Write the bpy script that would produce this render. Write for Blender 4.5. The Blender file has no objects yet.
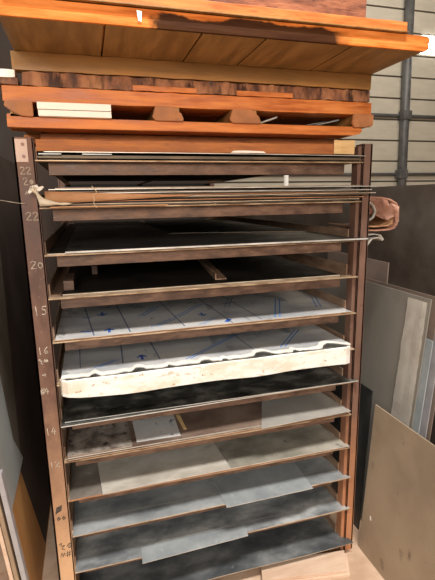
import bpy, bmesh, math, random
from mathutils import Vector, noise
random.seed(7)
C = bpy.context.scene.collection
R = math.radians

# ------------------------------------------------------------------ materials
def mat(name, cols, scale=6.0, stretch=(1,1,1), rough=.6, metal=0.0, bump=0.0, detail=6, pos=None,
        streak=None, rot=0, rvar=.15, ncon=1.0, sheen=.5, band=None):
    """cols: colours of a noise ramp.  streak=(colour, scale, stretch, lo, hi) : a second mask of marks.
    band=(axis, lo, hi, colour, amount): a colour that takes over along an axis (wear)."""
    m = bpy.data.materials.new(name); m.use_nodes = True
    nt = m.node_tree; N = nt.nodes; L = nt.links
    b = N['Principled BSDF']
    b.inputs['Roughness'].default_value = rough; b.inputs['Metallic'].default_value = metal
    b.inputs['Specular IOR Level'].default_value = sheen
    tc = N.new('ShaderNodeTexCoord')
    def nz(sc, st, det=detail, ro=.6):
        mp = N.new('ShaderNodeMapping'); mp.inputs['Scale'].default_value = st; mp.inputs['Rotation'].default_value = (0, rot, 0)
        L.new(tc.outputs['Object'], mp.inputs['Vector'])
        n = N.new('ShaderNodeTexNoise'); n.inputs['Scale'].default_value = sc
        n.inputs['Detail'].default_value = det; n.inputs['Roughness'].default_value = ro
        L.new(mp.outputs[0], n.inputs['Vector']); return n.outputs['Fac']
    f = nz(scale, stretch)
    rp = N.new('ShaderNodeValToRGB'); L.new(f, rp.inputs[0])
    e = rp.color_ramp.elements
    k = len(cols); lo, hi = .5-.13/ncon, .5+.13/ncon
    while len(e) < k: e.new(.5)
    for i, c in enumerate(cols):
        e[i].position = lo+(hi-lo)*i/max(1, k-1); e[i].color = (*c, 1)
    col = rp.outputs[0]
    def mix(fac, a, c):
        x = N.new('ShaderNodeMix'); x.data_type = 'RGBA'
        L.new(fac, x.inputs[0]); L.new(a, x.inputs[6]); x.inputs[7].default_value = (*c, 1)
        return x.outputs[2]
    def rmp(v, a, c, x0=0., x1=1.):
        r = N.new('ShaderNodeMapRange'); r.inputs[1].default_value = a; r.inputs[2].default_value = c
        r.inputs[3].default_value = x0; r.inputs[4].default_value = x1; L.new(v, r.inputs[0]); return r.outputs[0]
    for s in ([streak] if isinstance(streak, tuple) else (streak or [])):
        g = nz(s[1], s[2], 5, .65)
        col = mix(rmp(g, s[3], s[4]), col, s[0])
    for s in ([band] if isinstance(band, tuple) else (band or [])):
        sx = N.new('ShaderNodeSeparateXYZ'); L.new(tc.outputs['Object'], sx.inputs[0])
        ad = N.new('ShaderNodeMath'); ad.operation = 'MULTIPLY_ADD'
        L.new(nz(s[5] if len(s) > 5 else 9, (1,1,1)), ad.inputs[0])
        w = abs(s[2]-s[1]); ad.inputs[1].default_value = w*1.2*(1 if len(s) < 7 else s[6])
        sub = N.new('ShaderNodeMath'); sub.operation = 'SUBTRACT'
        L.new(sx.outputs[s[0]], sub.inputs[0]); sub.inputs[1].default_value = ad.inputs[1].default_value*.5
        L.new(sub.outputs[0], ad.inputs[2])
        col = mix(rmp(ad.outputs[0], s[1], s[2], 0, s[4]), col, s[3])
    L.new(col, b.inputs['Base Color'])
    if rvar:
        L.new(rmp(f, .3, .7, max(.05, rough-rvar), min(1, rough+rvar)), b.inputs['Roughness'])
    if bump:
        bp = N.new('ShaderNodeBump'); bp.inputs['Strength'].default_value = bump; bp.inputs['Distance'].default_value = .004
        L.new(nz(scale*3, stretch), bp.inputs['Height']); L.new(bp.outputs[0], b.inputs['Normal'])
    return m

OR1, OR2, OR3 = (.40,.105,.02), (.55,.17,.035), (.66,.235,.06)
M = {}
M['orange_wood'] = mat('orange_wood', [OR1, OR2, OR3], 5, (1,8,10), .55, bump=.3, streak=((.22,.06,.012), 7, (1,5,9), .62, .75))
M['deck_wood'] = mat('deck_wood', [(.20,.105,.03), (.28,.15,.045), (.35,.19,.06)], 4, (7,1,7), .6, bump=.3, streak=((.25,.12,.03), 4, (3,1,3), .6, .8))
M['stringer_wood'] = mat('stringer_wood', [(.30,.155,.045), (.42,.215,.065)], 4, (1,7,7), .6, bump=.25)
M['old_wood'] = mat('old_wood', [(.06,.025,.015), (.26,.11,.055), (.42,.20,.10)], 9, (1.6,4,1), .75, bump=.9,
                    rot=.55, streak=[((.05,.02,.012), 9, (2.2,1,.6), .50, .62), ((.46,.22,.10), 6, (2.0,1,.7), .56, .72)])
M['red_wood'] = mat('red_wood', [(.13,.042,.02), (.25,.09,.045), (.35,.14,.07)], 8, (1,4,5), .75, bump=.7, streak=((.06,.02,.01), 14, (1,2,3), .58, .72))
M['brown_board'] = mat('brown_board', [(.30,.10,.03), (.46,.17,.05)], 7, (1,6,8), .7, bump=.5, streak=((.12,.04,.015), 10, (1,4,4), .6, .75))
M['pale_wood'] = mat('pale_wood', [(.62,.40,.17), (.76,.54,.28)], 9, (1,4,6), .6, bump=.3, streak=((.36,.17,.05), 14, (1,3,5), .6, .72))
M['board_floor'] = mat('board_floor', [(.62,.43,.31), (.72,.54,.41)], 5, (1,7,6), .6, bump=.2)
M['white_foam'] = mat('white_foam', [(.82,.76,.68), (.90,.86,.80)], 6, (1,3,3), .5)
M['label_white'] = mat('label_white', [(.85,.80,.74), (.9,.88,.84)], 30, (1,1,1), .5)
M['painted_fascia'] = mat('painted_fascia', [OR1, OR2, OR3], 5, (1,8,10), .55, bump=.3)
# black sprayed mark on the fascia: between two x positions with a rough border
def spray(m, x0, x1, c, z0=-9, z1=9):
    nt = m.node_tree; N = nt.nodes; L = nt.links; b = N['Principled BSDF']
    tc = N.new('ShaderNodeTexCoord'); sx = N.new('ShaderNodeSeparateXYZ'); L.new(tc.outputs['Object'], sx.inputs[0])
    nn = N.new('ShaderNodeTexNoise'); nn.inputs['Scale'].default_value = 14; nn.inputs['Detail'].default_value = 6
    L.new(tc.outputs['Object'], nn.inputs['Vector'])
    def mth(op, a, bb):
        q = N.new('ShaderNodeMath'); q.operation = op
        for i, v in enumerate((a, bb)):
            if isinstance(v, (int, float)): q.inputs[i].default_value = v
            else: L.new(v, q.inputs[i])
        return q.outputs[0]
    j = mth('MULTIPLY', mth('SUBTRACT', nn.outputs['Fac'], .5), .12)
    xx = mth('ADD', sx.outputs[0], j); zz = mth('ADD', sx.outputs[2], mth('MULTIPLY', j, .35))
    def step(v, a, w):
        r = N.new('ShaderNodeMapRange'); r.inputs[1].default_value = a; r.inputs[2].default_value = a+w; L.new(v, r.inputs[0]); return r.outputs[0]
    f = mth('MULTIPLY', mth('MULTIPLY', step(xx, x0, .02), mth('SUBTRACT', 1., step(xx, x1, .06))), mth('SUBTRACT', 1., step(zz, z1, .006)))
    f = mth('MULTIPLY', f, .93)
    old = b.inputs['Base Color'].links[0].from_socket
    x = N.new('ShaderNodeMix'); x.data_type = 'RGBA'; L.new(f, x.inputs[0]); L.new(old, x.inputs[6]); x.inputs[7].default_value = (*c, 1)
    L.new(x.outputs[2], b.inputs['Base Color'])

RUST = [(.09,.042,.029), (.145,.072,.049), (.19,.10,.07)]
M['post_steel'] = mat('post_steel', RUST, 9, (1,1,.5), .6, 0, bump=.35, streak=((.30,.19,.13), 40, (1,1,1), .62, .72),
                      band=[(2, .95, .25, (.62,.36,.20), .95, 7, .9), (2, .5, .05, (.78,.52,.30), .8, 12, .8)])
M['post_steel_red'] = mat('post_steel_red', [(.13,.068,.048), (.19,.105,.075)], 7, (1,1,.5), .6, 0, bump=.3, streak=((.12,.05,.035), 30, (1,1,1), .62, .72),
                      band=(2, .9, .1, (.52,.23,.11), .9, 7, .9))
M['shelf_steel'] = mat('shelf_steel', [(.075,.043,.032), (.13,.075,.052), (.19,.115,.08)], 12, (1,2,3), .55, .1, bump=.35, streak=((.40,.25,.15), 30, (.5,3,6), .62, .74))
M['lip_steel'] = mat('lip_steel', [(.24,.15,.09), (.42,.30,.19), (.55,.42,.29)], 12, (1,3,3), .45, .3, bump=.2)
M['rail_steel'] = mat('rail_steel', [(.26,.16,.11), (.40,.27,.18)], 12, (3,1,3), .55, .1, bump=.3)
M['plate_tag'] = mat('plate_tag', [(.52,.37,.30), (.62,.46,.38)], 14, (1,1,1), .5)
M['rivet'] = mat('rivet', [(.22,.10,.07), (.3,.15,.1)], 20, (1,1,1), .5)
M['chalk'] = mat('chalk', [(.32,.25,.19), (.66,.58,.48)], 90, (1,1,1), .9)
M['black_paint'] = mat('black_paint', [(.035,.03,.028), (.10,.075,.055)], 60, (1,1,1), .7)
M['film'] = mat('film', [(.50,.52,.55), (.68,.69,.71), (.80,.79,.77)], 3, (1,2,1), .32, .25, rvar=.06, streak=((.40,.43,.46), 4.5, (2,1,1), .58, .62))
M['film_torn'] = mat('film_torn', [(.76,.73,.68), (.86,.84,.80)], 16, (1,1,1), .6, streak=((.22,.15,.11), 14, (1,2,1), .64, .70))
M['blue_ink'] = mat('blue_ink', [(.03,.10,.42), (.05,.16,.55)], 30, (1,1,1), .5)
M['pale_blue_ink'] = mat('pale_blue_ink', [(.10,.24,.58), (.18,.33,.64)], 30, (1,1,1), .5)
M['slate_line'] = mat('slate_line', [(.12,.15,.24), (.18,.22,.32)], 30, (1,1,1), .5)
M['white_slab'] = mat('white_slab', [(.74,.67,.56), (.84,.81,.75), (.89,.87,.83)], 9, (1,1,2), .6, bump=.3,
                      streak=[((.42,.26,.15), 34, (1,1,1.4), .62, .67), ((.62,.55,.46), 9, (1,1,2.5), .60, .66)], ncon=1.3)
M['black_top_and_dust'] = mat('black_top_and_dust', [(.03,.03,.028), (.08,.08,.074), (.22,.22,.20)], 8, (1,1.6,1), .38, .3, bump=.15, streak=((.34,.34,.31), 11, (1,2.4,1), .60, .80))
M['black_sheet'] = mat('black_sheet', [(.010,.009,.008), (.022,.018,.015)], 5, (1,1,1), .6, 0, sheen=.2)
M['dark_sheet'] = mat('dark_sheet', [(.05,.055,.055), (.10,.10,.10)], 5, (1,2,1), .4, .6)
M['edge_bright'] = mat('edge_bright', [(.50,.49,.46), (.72,.72,.70)], 9, (1,1,1), .4, .3)
M['edge_tan'] = mat('edge_tan', [(.38,.30,.22), (.60,.52,.42)], 12, (1,1,1), .5, .2)
M['edge_rust'] = mat('edge_rust', [(.32,.13,.06), (.48,.25,.13)], 12, (1,1,1), .6)
M['edge_dark'] = mat('edge_dark', [(.05,.045,.035), (.20,.15,.10)], 9, (1,1,1), .5, .3)
M['brown_sheet'] = mat('brown_sheet', [(.13,.085,.065), (.23,.16,.125), (.30,.22,.175)], 4, (1,1,1), .5, .2, bump=.1, streak=((.08,.05,.04), 8, (1,1,1), .6, .75))
M['mottled_sheet'] = mat('mottled_sheet', [(.13,.105,.09), (.27,.23,.20), (.38,.34,.30)], 14, (1,1,1), .5, .2, streak=((.06,.045,.04), 22, (1,1,1), .57, .64))
M['pale_paper'] = mat('pale_paper', [(.50,.49,.48), (.60,.60,.60)], 6, (1,1,1), .6, streak=((.16,.17,.22), 20, (1,1,1), .60, .64))
M['light_grey'] = mat('light_grey', [(.44,.42,.39), (.54,.52,.48)], 4, (1,1,1), .4, .3, rvar=.08)
M['tan_light'] = mat('tan_light', [(.50,.46,.40), (.64,.60,.53), (.74,.70,.64)], 4, (1,2,1), .42, .25, rvar=.06, streak=((.36,.33,.29), 6, (1,3,1), .6, .74))
M['tan_dark'] = mat('tan_dark', [(.28,.265,.22), (.42,.39,.33), (.54,.51,.44)], 4, (1,1.5,1), .42, .25, rvar=.06, streak=((.20,.20,.19), 8, (1.5,1,1), .6, .72))
M['grey_brown'] = mat('grey_brown', [(.17,.15,.13), (.27,.24,.21)], 7, (1,1,1), .45, .25, streak=((.42,.40,.37), 12, (1,1,1), .64, .74))
M['blue_grey'] = mat('blue_grey', [(.24,.265,.285), (.38,.41,.43), (.52,.55,.57)], 4, (1,1.5,1), .4, .35, rvar=.08, streak=((.50,.53,.55), 9, (1.4,1,1), .63, .76))
M['blue_pale'] = mat('blue_pale', [(.36,.40,.43), (.52,.56,.58)], 6, (1,1,1), .4, .35, rvar=.06, streak=((.56,.60,.62), 16, (1,1,1), .6, .72))
M['smoky'] = mat('smoky', [(.22,.24,.26), (.40,.43,.45), (.66,.69,.70)], 5, (1,1.6,1), .4, .35, rvar=.08, streak=((.52,.56,.58), 6, (1,2,1), .60, .76))
M['charcoal'] = mat('charcoal', [(.10,.11,.12), (.17,.185,.195), (.32,.335,.345)], 4.5, (1,1.5,1), .38, .35, rvar=.08, streak=((.42,.44,.45), 12, (1,1.5,1), .66, .78))
M['plate_tan'] = mat('plate_tan', [(.32,.25,.18), (.385,.305,.22), (.43,.345,.25)], 2.2, (1,1,1), .6, .1, rvar=.06, streak=((.21,.16,.12), 5, (1,2.2,1.2), .63, .74))
M['plate_grey'] = mat('plate_grey', [(.22,.20,.175), (.27,.25,.215)], 1.2, (1,2,.5), .55, .1, rvar=.0, streak=((.20,.18,.155), 2.5, (1,1,1), .55, .75), band=(1, -.62, -.48, (.085,.065,.055), .0))
M['plate_brown'] = mat('plate_brown', [(.075,.055,.043), (.12,.097,.08), (.17,.15,.125)], 1.8, (1,1,1), .55, .25, rvar=.08, streak=((.24,.14,.08), 2, (1,1,1), .62, .72))
M['panel_brown'] = mat('panel_brown', [(.17,.125,.10), (.23,.17,.14)], 4, (1,1,1), .6)
M['torn_white'] = mat('torn_white', [(.80,.74,.66), (.90,.86,.79)], 12, (1,1,1), .8, bump=.3, streak=((.66,.59,.50), 16, (1,1,1), .60, .72))
M['blue_edge'] = mat('blue_edge', [(.30,.34,.36), (.40,.44,.46)], 7, (1,1,1), .5, .2)
M['copper'] = mat('copper', [(.30,.14,.09), (.44,.22,.145), (.54,.29,.20)], 7, (1,1,1), .5, .2, bump=.3)
M['copper_edge'] = mat('copper_edge', [(.50,.26,.13), (.62,.36,.20)], 8, (1,1,1), .5)
M['grey_curl'] = mat('grey_curl', [(.32,.29,.25), (.48,.44,.39)], 8, (1,1,1), .5, .2)
M['kraft'] = mat('kraft', [(.66,.36,.18), (.78,.48,.27)], 6, (1,5,1), .7)
M['cream'] = mat('cream', [(.96,.86,.68), (.98,.92,.80)], 8, (1,1,1), .7)
M['string'] = mat('string', [(.68,.52,.32), (.78,.62,.42)], 40, (1,1,1), .9)
M['orange_board'] = mat('orange_board', [(.56,.27,.085), (.64,.33,.12)], 3, (1,6,1), .65, rvar=.05, bump=.1)
M['grey_left'] = mat('grey_left', [(.42,.46,.46), (.50,.54,.54)], 3, (1,1,1), .5, .1, rvar=.05, streak=((.60,.64,.64), 14, (1,1,1), .68, .74))
M['grey_dim'] = mat('grey_dim', [(.15,.13,.10), (.22,.19,.15)], 5, (1,1,1), .6, .1)
M['bar_grey'] = mat('bar_grey', [(.34,.33,.35), (.44,.43,.45)], 8, (1,1,1), .5, .2)
M['bar_brown'] = mat('bar_brown', [(.25,.17,.11), (.36,.26,.17)], 8, (1,1,1), .6)
M['siding'] = mat('siding', [(.48,.44,.36), (.54,.495,.405)], 3, (1,1,3), .55, rvar=.05)
M['pipe'] = mat('pipe', [(.10,.10,.10), (.15,.15,.15)], 8, (1,1,1), .5, .3)
M['floor'] = mat('floor', [(.50,.34,.235), (.60,.43,.31), (.68,.52,.39)], 5, (1,1,1), .8, bump=.2, streak=((.40,.22,.12), 9, (1,1,1), .58, .74))
M['concrete'] = mat('concrete', [(.16,.13,.10), (.22,.18,.14)], 2, (1,1,1), .9)
M['ceiling'] = mat('ceiling', [(.30,.25,.18), (.36,.30,.22)], 2, (1,1,1), .9)
M['lamp_shell'] = mat('lamp_shell', [(.6,.6,.58), (.7,.7,.68)], 4, (1,1,1), .4)
M['backdrop'] = mat('backdrop', [(.025,.016,.012), (.045,.03,.022)], 2, (1,1,1), .8)
M['shadow_board'] = mat('shadow_board', [(.045,.026,.018), (.075,.045,.032)], 2, (1,1,1), .8)
M['block_wood'] = mat('block_wood', [(.30,.12,.045), (.46,.19,.075)], 14, (1,1,1), .7, bump=.4)
M['siding_groove'] = mat('siding_groove', [(.10,.09,.07), (.15,.13,.10)], 3, (1,1,3), .7)
M['cloth'] = mat('cloth', [(.66,.60,.48), (.78,.73,.62)], 9, (1,1,1), .9)

# ------------------------------------------------------------------ mesh helpers
class MB:
    def __init__(s): s.bm = bmesh.new(); s.mats = []
    def mi(s, m):
        if m not in s.mats: s.mats.append(m)
        return s.mats.index(m)
    def face(s, vs, m):
        try: f = s.bm.faces.new(vs); f.material_index = s.mi(m); return f
        except ValueError: return None
    def box(s, x0, x1, y0, y1, z0, z1, m, bev=0.0, rough=0.0, seg=1):
        """box, optionally cut along x and roughened"""
        b2 = bmesh.new(); n = seg
        rings = []
        for i in range(n+1):
            x = x0+(x1-x0)*i/n
            j = lambda: random.uniform(-rough, rough) if rough else 0
            rings.append([b2.verts.new((x+(j() if i in (0, n) else 0), y+j(), z+j())) for y, z in ((y0,z0),(y1,z0),(y1,z1),(y0,z1))])
        for a, b in zip(rings, rings[1:]):
            for k in range(4): b2.faces.new((a[k], a[(k+1)%4], b[(k+1)%4], b[k]))
        b2.faces.new(rings[0]); b2.faces.new(rings[-1])
        bmesh.ops.recalc_face_normals(b2, faces=b2.faces)
        if bev:
            es = [e for e in b2.edges if len(e.link_faces) == 2 and e.calc_face_angle(0) > .6]
            bmesh.ops.bevel(b2, geom=es, offset=bev, segments=2, affect='EDGES', profile=.6)
        s.merge(b2, m)
        return s
    def merge(s, b2, m, mtx=None):
        mi = s.mi(m); mp = {}
        for v in b2.verts: mp[v] = s.bm.verts.new(mtx @ v.co if mtx else v.co)
        for f in b2.faces:
            try: g = s.bm.faces.new([mp[v] for v in f.verts]); g.material_index = mi; g.smooth = f.smooth
            except ValueError: pass
        b2.free()
    def prism(s, pts, off, m, bev=0.0):
        """polygon pts (3-D) pushed along vector off"""
        b2 = bmesh.new(); a = [b2.verts.new(p) for p in pts]; b = [b2.verts.new(Vector(p)+Vector(off)) for p in pts]
        n = len(pts); b2.faces.new(a); b2.faces.new(b[::-1])
        for i in range(n): b2.faces.new((a[i], b[i], b[(i+1)%n], a[(i+1)%n]))
        bmesh.ops.recalc_face_normals(b2, faces=b2.faces)
        if bev:
            es = [e for e in b2.edges if e.calc_face_angle(0) > .6]
            bmesh.ops.bevel(b2, geom=es, offset=bev, segments=2, affect='EDGES')
        s.merge(b2, m); return s
    def cyl(s, a, b, r, m, n=12):
        a, b = Vector(a), Vector(b); d = (b-a).normalized()
        u = d.orthogonal().normalized(); w = d.cross(u); b2 = bmesh.new()
        ra = [b2.verts.new(a+(u*math.cos(t)+w*math.sin(t))*r) for t in [2*math.pi*i/n for i in range(n)]]
        rb = [b2.verts.new(v.co+(b-a)) for v in ra]
        for i in range(n): f = b2.faces.new((ra[i], ra[(i+1)%n], rb[(i+1)%n], rb[i])); f.smooth = True
        b2.faces.new(ra[::-1]); b2.faces.new(rb); s.merge(b2, m); return s
    def ribbon(s, path, w, t, m, closed=False):
        """thin sheet following a path of (x,z), spread along y from w[0] to w[1]"""
        n = len(path); b2 = bmesh.new(); o, i_ = [], []
        for k, p in enumerate(path):
            a = Vector(path[max(0, k-1)]); c = Vector(path[min(n-1, k+1)]); d = (c-a).normalized(); nn = Vector((-d.y, d.x))
            q1 = Vector(p)+nn*t/2; q2 = Vector(p)-nn*t/2
            wob = lambda yy: noise.noise(Vector((p[0]*9, yy*9, p[1]*9)))*.006
            o.append([b2.verts.new((q1.x, yy+wob(yy+k*.1), q1.y+wob(yy))) for yy in w])
            i_.append([b2.verts.new((q2.x, yy+wob(yy+k*.1), q2.y+wob(yy))) for yy in w])
        my = len(w)
        for k in range(n-1):
            for j in range(my-1):
                b2.faces.new((o[k][j], o[k+1][j], o[k+1][j+1], o[k][j+1])).smooth = True
                b2.faces.new((i_[k][j], i_[k][j+1], i_[k+1][j+1], i_[k+1][j])).smooth = True
            b2.faces.new((o[k][0], i_[k][0], i_[k+1][0], o[k+1][0])); b2.faces.new((o[k][-1], o[k+1][-1], i_[k+1][-1], i_[k][-1]))
        for k in (0, n-1):
            for j in range(my-1): b2.faces.new((o[k][j], o[k][j+1], i_[k][j+1], i_[k][j]))
        bmesh.ops.recalc_face_normals(b2, faces=b2.faces)
        s.merge(b2, m); return s
    def build(s, name, parent=None, loc=None, label=None):
        me = bpy.data.meshes.new(name)
        bmesh.ops.recalc_face_normals(s.bm, faces=s.bm.faces[:]) if False else None
        o = bpy.data.objects.new(name, me); C.objects.link(o)
        if parent is not None:
            # origin of every part = world origin of its thing
            base = Vector((0,0,0)); p = parent
            while p: base += p.location; p = p.parent
            if loc is None: loc = base
            loc = Vector(loc); o.parent = parent; o.location = loc-base
        else:
            if loc is None:
                vs = [v.co for v in s.bm.verts]
                loc = Vector(((min(v.x for v in vs)+max(v.x for v in vs))/2, (min(v.y for v in vs)+max(v.y for v in vs))/2, min(v.z for v in vs)))
            loc = Vector(loc); o.location = loc
        bmesh.ops.translate(s.bm, verts=s.bm.verts[:], vec=-loc)
        s.bm.to_mesh(me); s.bm.free()
        for m in s.mats: me.materials.append(M[m])
        if label: o['label'] = label
        return o
def tag(o, label, cat, group=None, kind=None):
    o['label'] = label; o['category'] = cat
    if group: o['group'] = group
    if kind: o['kind'] = kind
    return o
def thing(name, label, cat, loc, group=None):
    o = bpy.data.objects.new(name, None); C.objects.link(o); o.location = loc; o.empty_display_size = .1
    return tag(o, label, cat, group)
def struct(mb, name, loc=None):
    o = mb.build(name, None, loc); o['kind'] = 'structure'; return o

# ------------------------------------------------------------------ the room
mb = MB(); mb.box(-5, 9, -6, 7.0, -.1, 0, 'floor'); struct(mb, 'floor')
mb = MB()
YB = 5.0
# ribbed sheet-metal siding: flat courses with a stepped groove between, its shade put into the colour
ribs = [-.02+.333*i for i in range(18)]
for i, z in enumerate(ribs[:-1]):
    mb.box(-5, 9, YB, YB+.05, max(0, z), z+.306, 'siding')
    mb.box(-5, 9, YB+.03, YB+.05, z+.306, z+.333, 'siding_groove')
mb.box(-5, 9, YB+.05, YB+.1, 0, 5.7, 'siding')
struct(mb, 'wall_back')
mb = MB(); mb.box(-5.1, -5, -6, 5.1, 0, 5.7, 'concrete'); struct(mb, 'wall_left')
mb = MB(); mb.box(9, 9.1, -6, 5.1, 0, 5.7, 'concrete'); struct(mb, 'wall_right')
mb = MB(); mb.box(-5, 9, -6.1, -6, 0, 5.7, 'concrete'); struct(mb, 'wall_front')
mb = MB(); mb.box(-5.1, 9.1, -6.1, 5.1, 5.7, 5.8, 'ceiling'); struct(mb, 'ceiling')

pp = thing('wall_pipe', 'dark vertical steel pipe with a thin cross rod on the ribbed wall', 'pipe', (5.36, YB-.06, 0))
mb = MB(); mb.cyl((5.46, YB-.07, 0), (5.32, YB-.07, 5.69), .075, 'pipe', 16); mb.build('pipe', pp)
mb = MB(); mb.cyl((-1, YB-.03, 3.02), (8.9, YB-.03, 3.02), .028, 'pipe'); mb.build('cross_rod', pp)
mb = MB(); mb.cyl((-1, YB-.03, 2.08), (8.9, YB-.03, 2.08), .026, 'pipe'); mb.build('cross_rod', pp)
for z in (3.02, 2.08):
    mb = MB(); mb.box(5.30, 5.46, YB-.16, YB-.02, z-.07, z+.07, 'pipe', .01); mb.build('clamp', pp)

# bright lit high window at the right side of the wall
lw = bpy.data.materials.new('lit_glass'); lw.use_nodes = True
e_ = lw.node_tree.nodes['Principled BSDF']; e_.inputs['Emission Color'].default_value = (1, .97, .9, 1); e_.inputs['Emission Strength'].default_value = 3.0
M['lit_glass'] = lw
mb = MB(); mb.box(5.66, 7.6, YB-.04, YB-.001, 4.0, 4.27, 'lit_glass'); wn = struct(mb, 'window_1')

# ------------------------------------------------------------------ the rack
W = 1.37; D = 2.44; TOP = 1.938
SZ = [('1',1.873),('2',1.715),('3',1.551),('4',1.395),('5',1.232),('6',1.066),('7',.907),('8',.748),('9',.579),('10',.417),('11',.247),('12',.067)]
rack = thing('storage_rack', 'tall rusty brown steel rack of twelve sheet shelves, chalk numbers on its left post', 'rack', (0,0,0))
mb = MB()
mb.box(0.0, .064, 0, .008, 0, TOP, 'post_steel', .0015); mb.box(0, .008, .0, .055, 0, TOP, 'post_steel', .0015); mb.box(.058, .064, .0, .03, 0, TOP, 'post_steel')
pl = mb.build('post', rack)
mb = MB()
mb.box(1.325, W, 0, .008, 0, TOP, 'post_steel_red', .0015); mb.box(1.325, 1.333, 0, .055, 0, TOP, 'post_steel_red', .0015); mb.box(1.362, W, 0, .055, 0, TOP, 'post_steel_red')
mb.box(1.31, 1.325, .012, .055, 0, TOP-.01, 'post_steel_red')
pr = mb.build('post', rack)
for x0 in (0, 1.325):
    mb = MB(); mb.prism([(x0,D,0),(x0+.05,D,0),(x0+.05,D-.008,0),(x0+.008,D-.008,0),(x0+.008,D-.055,0),(x0,D-.055,0)], (0,0,TOP), 'post_steel_red')
    mb.build('post', rack)
# end plate with two rivets
mb = MB(); mb.box(.006, .044, -.003, 0, 1.858, 1.932, 'plate_tag', .001); ep = mb.build('end_plate', pl, label='pale pinkish plate riveted at the top of the post')
for z in (1.876, 1.915):
    mb = MB(); mb.cyl((.030, -.006, z), (.030, -.002, z), .0055, 'rivet'); mb.build('rivet', ep)
# chalk writing: strokes on a 1 x 1.6 cell
G = {'2': [[(0,1.3),(.3,1.6),(.8,1.5),(.85,1.1),(.4,.6),(0,.05),(.95,.1)]],
     '0': [[(.5,1.25),(.15,1.0),(.1,.45),(.5,.1),(.9,.4),(.85,1.0),(.5,1.25)]],
     '1': [[(.4,1.6),(.5,0)]],
     '5': [[(.9,1.55),(.3,1.55),(.2,.95),(.7,.9),(.85,.4),(.5,.05),(.1,.15)]],
     '6': [[(.75,1.6),(.25,1.0),(.15,.4),(.5,.05),(.85,.35),(.6,.75),(.2,.6)]],
     '4': [[(.5,1.6),(.05,.6),(.95,.65)],[(.75,1.2),(.65,0)]],
     's': [[(0,1.2),(.4,1.5),(.3,.9),(.9,.9),(.4,.3),(.9,0)]],
     '>': [[(0,.8),(1.2,.7)],[(.8,1.2),(1.25,.7),(.8,.2)]],
     '#': [[(0,1.0),(1.0,1.2)],[(0,.5),(1.0,.6)],[(.3,1.6),(.2,0)],[(.8,1.6),(.65,.1)]],
     'o': [[(.5,1.2),(.1,.8),(.4,.2),(.9,.6),(.5,1.2)],[(.4,.9),(.6,.5)]],
     '~': [[(0,.4),(.3,1.4),(.5,.3),(.8,1.3),(1.0,.5)]]}
def chalk(txt, x, z, h, m='chalk', wd=.0026, dx=1.25):
    mb = MB(); sc = h/1.6
    for k, ch in enumerate(txt):
        for st in G.get(ch, []):
            for p, q in zip(st, st[1:]):
                a = Vector((x+(p[0]+k*dx)*sc, z+p[1]*sc)); b = Vector((x+(q[0]+k*dx)*sc, z+q[1]*sc))
                d = (b-a).normalized(); n = Vector((-d.y, d.x))*wd/2; a -= d*wd*.3; b += d*wd*.3
                mb.prism([(a.x+n.x, -.0002, a.y+n.y), (b.x+n.x, -.0002, b.y+n.y), (b.x-n.x, -.0002, b.y-n.y), (a.x-n.x, -.0002, a.y-n.y)], (0, -.0009, 0), m)
    mb.build('writing', pl)
chalk('22', .014, 1.818, .024); chalk('2o', .020, 1.783, .024); chalk('~', .024, 1.748, .02)
chalk('22', .018, 1.665, .028); chalk('20', .017, 1.497, .028); chalk('15', .010, 1.330, .032)
chalk('16', .010, 1.183, .026); chalk('s~', .010, 1.145, .022); chalk('>', .018, 1.095, .016)
chalk('#4', .006, 1.027, .024, dx=.9); chalk('14', .008, .862, .026); chalk('12', .010, .722, .026)
mb = MB(); mb.prism([(.012,0,.520),(.036,0,.532),(.040,0,.556),(.018,0,.548)], (0,-.001,0), 'black_paint'); mb.build('paint_mark', pl, label='black painted square')
chalk('oo', .016, .487, .024, 'black_paint', .002); chalk('so', .014, .352, .036, 'black_paint', .0022); chalk('~#', .016, .316, .028, 'black_paint', .002)

for nm, z in SZ:
    mb = MB()   # side rails, a middle rail and the back bar
    z0 = z-.008
    mb.box(.064, .102, .012, D-.06, z0-.003, z0, 'rail_steel'); mb.box(.064, .069, .03, D-.06, z0, z0+.045, 'rail_steel')
    mb.box(1.272, 1.310, .012, D-.06, z0-.003, z0, 'rail_steel'); mb.box(1.305, 1.310, .055, D-.06, z0, z0+.045, 'rail_steel')
    mb.box(.66, .70, .03, D-.06, z0-.0035, z0, 'rail_steel')
    mb.box(.064, 1.31, D-.06, D-.056, z0-.018, z0, 'black_sheet')
    sh = mb.build('shelf', rack)
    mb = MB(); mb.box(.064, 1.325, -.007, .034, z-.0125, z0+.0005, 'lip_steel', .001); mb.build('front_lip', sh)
    mb = MB(); mb.box(.102, 1.262, .034, .040, z-.056, z-.0125, 'shelf_steel', .001); mb.box(.102, 1.262, .040, .075, z-.056, z-.050, 'shelf_steel'); mb.build('stiffener_bar', sh)

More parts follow.
